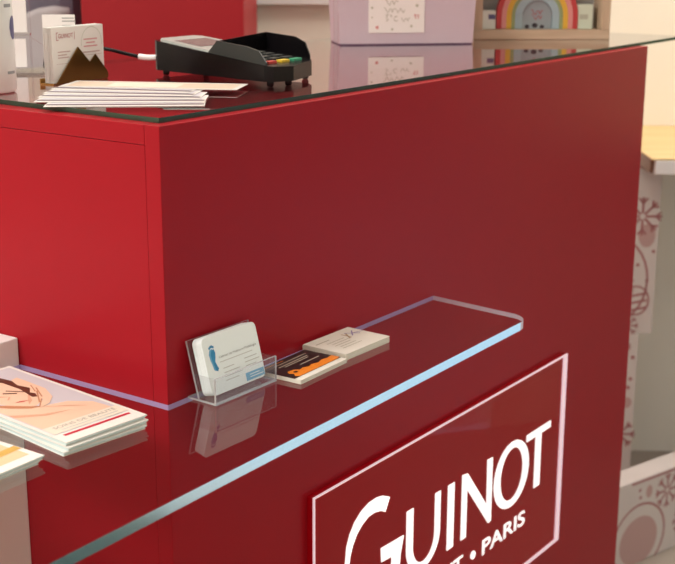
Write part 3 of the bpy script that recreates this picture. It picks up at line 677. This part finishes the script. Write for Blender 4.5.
for xx, wdt, hgt, colr, lab, lb_ in ((.0270, .0250, .030, (.74, .76, .72), NAVY, 'small white box with navy label left of the rainbow in the display box'), (.1880, .0280, .040, (.62, .70, .58), GD, 'small pale green box right of the rainbow in the display box')):
    t = thing('cosmetic_box', lb_, 'box', wb0 + Vector((math.cos(wrot) * xx - math.sin(wrot) * .032, math.sin(wrot) * xx + math.cos(wrot) * .032, WT + .0002)), wrot)
    bx('carton', (-wdt / 2, wdt / 2, -.012, .012, 0, hgt), mat('carton_' + lb_[:12].replace(' ', '_'), colr, rough=.5), t, bev=.0006)
    decal('label_print', [rect(.0, .016, wdt / 2 - .001, .024) if lab is NAVY else rect(-.008, .016, .006, .024)], lab, t, frame((0, -.012, 0), (1, 0, 0), (0, 0, 1)))
t = thing('dark_jar', 'small dark jar at the left end of the wooden display box', 'jar', wb0 + Vector((math.cos(wrot) * .0195 - math.sin(wrot) * .048, math.sin(wrot) * .0195 + math.cos(wrot) * .048, WT + .0002)), 0)
bm = bmesh.new(); lathe(bm, [(0, 0), (.004, 0), (.0045, .001), (.0045, .016), (.003, .018), (0, .018)], 16); link('jar_body', bm, BLACK, t, smooth=True)
bm = bmesh.new(); lathe(bm, [(0, .0182), (.0036, .0182), (.0036, .024), (0, .024)], 16); link('lid', bm, BLACK, t, smooth=True)

# ------------------------------------------------------------------ behind the desk
rc = thing('tall_cabinet', 'tall flat red cabinet standing behind the desk', 'cabinet', RM(-.346, 2.6, 0), ROOMROT)
REDF = mat('flat_red_lacquer', (.335, .011, .018), rough=.5, spec=.25)
bx('body', (-.160, .160, .02, .42, 0.06, 1.95), REDF, rc, bev=.002); bx('plinth', (-.150, .150, .04, .40, 0, .0598), REDGAP, rc); bx('door', (-.1595, .1595, 0, .0195, .07, 1.94), REDF, rc, bev=.0015)
hd = bx('handle', (.130, .140, -.020, -.0005, 1.25, 1.45), mat('brushed_steel', (.6, .6, .6), rough=.3, metal=1), rc, bev=.002)

vc = thing('treatment_chair', 'dark violet high backed chair with a pale towel behind the desk', 'chair', RM(-.848, 2.62, 0), ROOMROT)
VIO = mat('dark_violet_upholstery', (.14, .12, .165), rough=.6); TOW = mat('pale_towel', (.50, .47, .50), rough=.9, bump=.4, bscale=120)
bx('seat', (-.27, .27, -.30, .22, .38, .50), VIO, vc, bev=.03); bx('backrest', (-.285, .285, .225, .33, .42, 1.22), VIO, vc, bev=.035)
bx('armrest', (-.325, -.275, -.26, .20, .52, .66), VIO, vc, bev=.02); bx('armrest', (.275, .325, -.26, .20, .52, .66), VIO, vc, bev=.02)
for sx in (-1, 1):
    for y in (-.25, .18):
        bm = bmesh.new(); lathe(bm, [(0, 0), (.012, 0), (.018, .37), (0, .378)], 14); l = link('leg', bm, mat('brushed_steel', (.6, .6, .6)), vc, smooth=True); l.location = (sx * .24, y, 0)
tw = thing('towel', 'folded pale grey towel hanging over the dark violet chair back', 'towel', RM(-.848, 2.62, 0), ROOMROT)
bm = bmesh.new()
n = 14
for i in range(n):
    pass
g = []
for i in range(n + 1):
    x = -.18 + .455 * i / n; row = []
    for yy, zz in ((.218, .90), (.216, 1.0), (.214, 1.055), (.210, 1.085 + .03 * math.sin(i * .6)), (.208, 1.10 + .025 * math.sin(i * .6))):
        row.append(bm.verts.new((x, yy - .006 - .006 * math.sin(i * 1.1), zz)))
    g.append(row)
for i in range(n):
    for k in range(4): bm.faces.new((g[i][k], g[i + 1][k], g[i + 1][k + 1], g[i][k + 1]))
o = link('cloth', bm, TOW, tw, smooth=True); sm = o.modifiers.new('thickness', 'SOLIDIFY'); sm.thickness = .010; sm.offset = -1

# counter on the right and the wrapped boxes under it
ct = thing('wall_counter', 'pale wood topped wall counter with white front edge right of the desk', 'counter', RM(0, 0, 0), ROOMROT)
CW = wood('honey_counter_top', (.62, .44, .20), (.70, .52, .26), 4, 'X')
bx('top', (.638, 1.60, 2.6105, VB - .001, .8318, .8345), CW, ct)
bx('core_board', (.638, 1.60, 2.625, VB - .001, .803, .8315), mat('brown_edge_band', (.20, .10, .06), rough=.5), ct)
bx('front_edge', (.645, 1.60, 2.608, 2.6245, .803, .8305), LACQ, ct, bev=.001)
bx('end_support', (1.56, 1.59, 2.66, VB - .002, 0, .8025), LACQ, ct)
GW = mat('white_gift_wrap', (.70, .64, .61), rough=.5, noise=.05, nscale=20); GR = mat('dusty_red_gift_print', (.42, .17, .17), rough=.6); GP = mat('faded_pink_gift_print', (.55, .36, .34), rough=.6)
def flake(cx, cy, r):
    out = []
    for k in range(8):
        a = math.pi * k / 4; d = (math.cos(a), math.sin(a)); out.append(stroke((cx + d[0] * r * .15, cy + d[1] * r * .15), (cx + d[0] * r, cy + d[1] * r), r * .12))
        e = (cx + d[0] * r * .68, cy + d[1] * r * .68)
        for s in (-1, 1):
            b = a + s * .7; out.append(stroke(e, (e[0] + math.cos(b) * r * .34, e[1] + math.sin(b) * r * .34), r * .11))
    return out
def ringp(cx, cy, rx, ry, wd, n=30):
    A = ellipse(cx, cy, rx, ry, n); B = ellipse(cx, cy, rx - wd, ry - wd, n); return [[A[i], B[i], B[(i + 1) % n], A[(i + 1) % n]] for i in range(n)]
def gift(label, u0, u1, v, dv, z0_, z1_, rot, deco, deco2):  # u1, v: right front corner
    t = thing('gift_box', label, 'gift box', RM(u1, v, z0_), ROOMROT + rot, 'wrapped boxes stacked under the counter')
    bx('carton', (-(u1 - u0), 0, 0, dv, 0, z1_ - z0_), GW, t, bev=.0015)
    Mg = frame((0, 0, 0), (1, 0, 0), (0, 0, 1))
    decal('red_print', deco, GR, t, Mg, h=.0004); decal('pink_print', deco2, GP, t, Mg, h=.0003)
    return t
d1 = flake(-.036, .262, .042) + ringp(-.105, .12, .090, .105, .0045) + [stroke((-.064, .050 + .016 * i), (-.016, .060 + .016 * i), .005) for i in range(3)] + [ellipse(x, y, .004, .004, 10) for x, y in ((-.008, .185), (-.018, .120), (-.040, .155), (-.05, .12))] + flake(-.055, .018, .024) + ringp(-.040, .075, .030, .034, .004)
d1b = [ellipse(-.024, .220, .018, .026, 20), ellipse(-.060, .10, .014, .02, 20)]
gift('tall white gift box with red snowflakes, topmost of the stack by the desk', .420, .688, 2.72, .25, .4305, .796, 0.0, d1, d1b)
d2 = flake(-.030, .030, .036) + [ellipse(x, y, .0045, .0045, 10) for x, y in ((-.012, .16), (-.016, .14), (-.010, .21), (-.028, .10))] + flake(-.045, .235, .030) + ringp(-.055, .14, .025, .03, .004)
gift('narrow white gift box with red print standing between two other boxes', .440, .660, 2.72, .22, .0005, .4300, 0.0, [[(x, y + .165) for x, y in p] for p in d2], [ellipse(-.018, .270, .012, .013, 18)])
d3 = flake(-.105, .142, .038) + ringp(-.190, .055, .085, .080, .005) + [ellipse(x, y, .004, .004, 10) for x, y in ((-.195, .165), (-.192, .148), (-.06, .05), (-.04, .12))] + flake(-.05, .06, .03) + [rect(-.222, .1815, -.0005, .1865)]
gift('low wide white gift box with dark red lid line at the bottom of the stack', .520, .780, 2.600, .055, .0005, .1900, .66, d3, [ellipse(-.165, .155, .010, .014, 16), ellipse(-.19, .05, .06, .055, 24)])
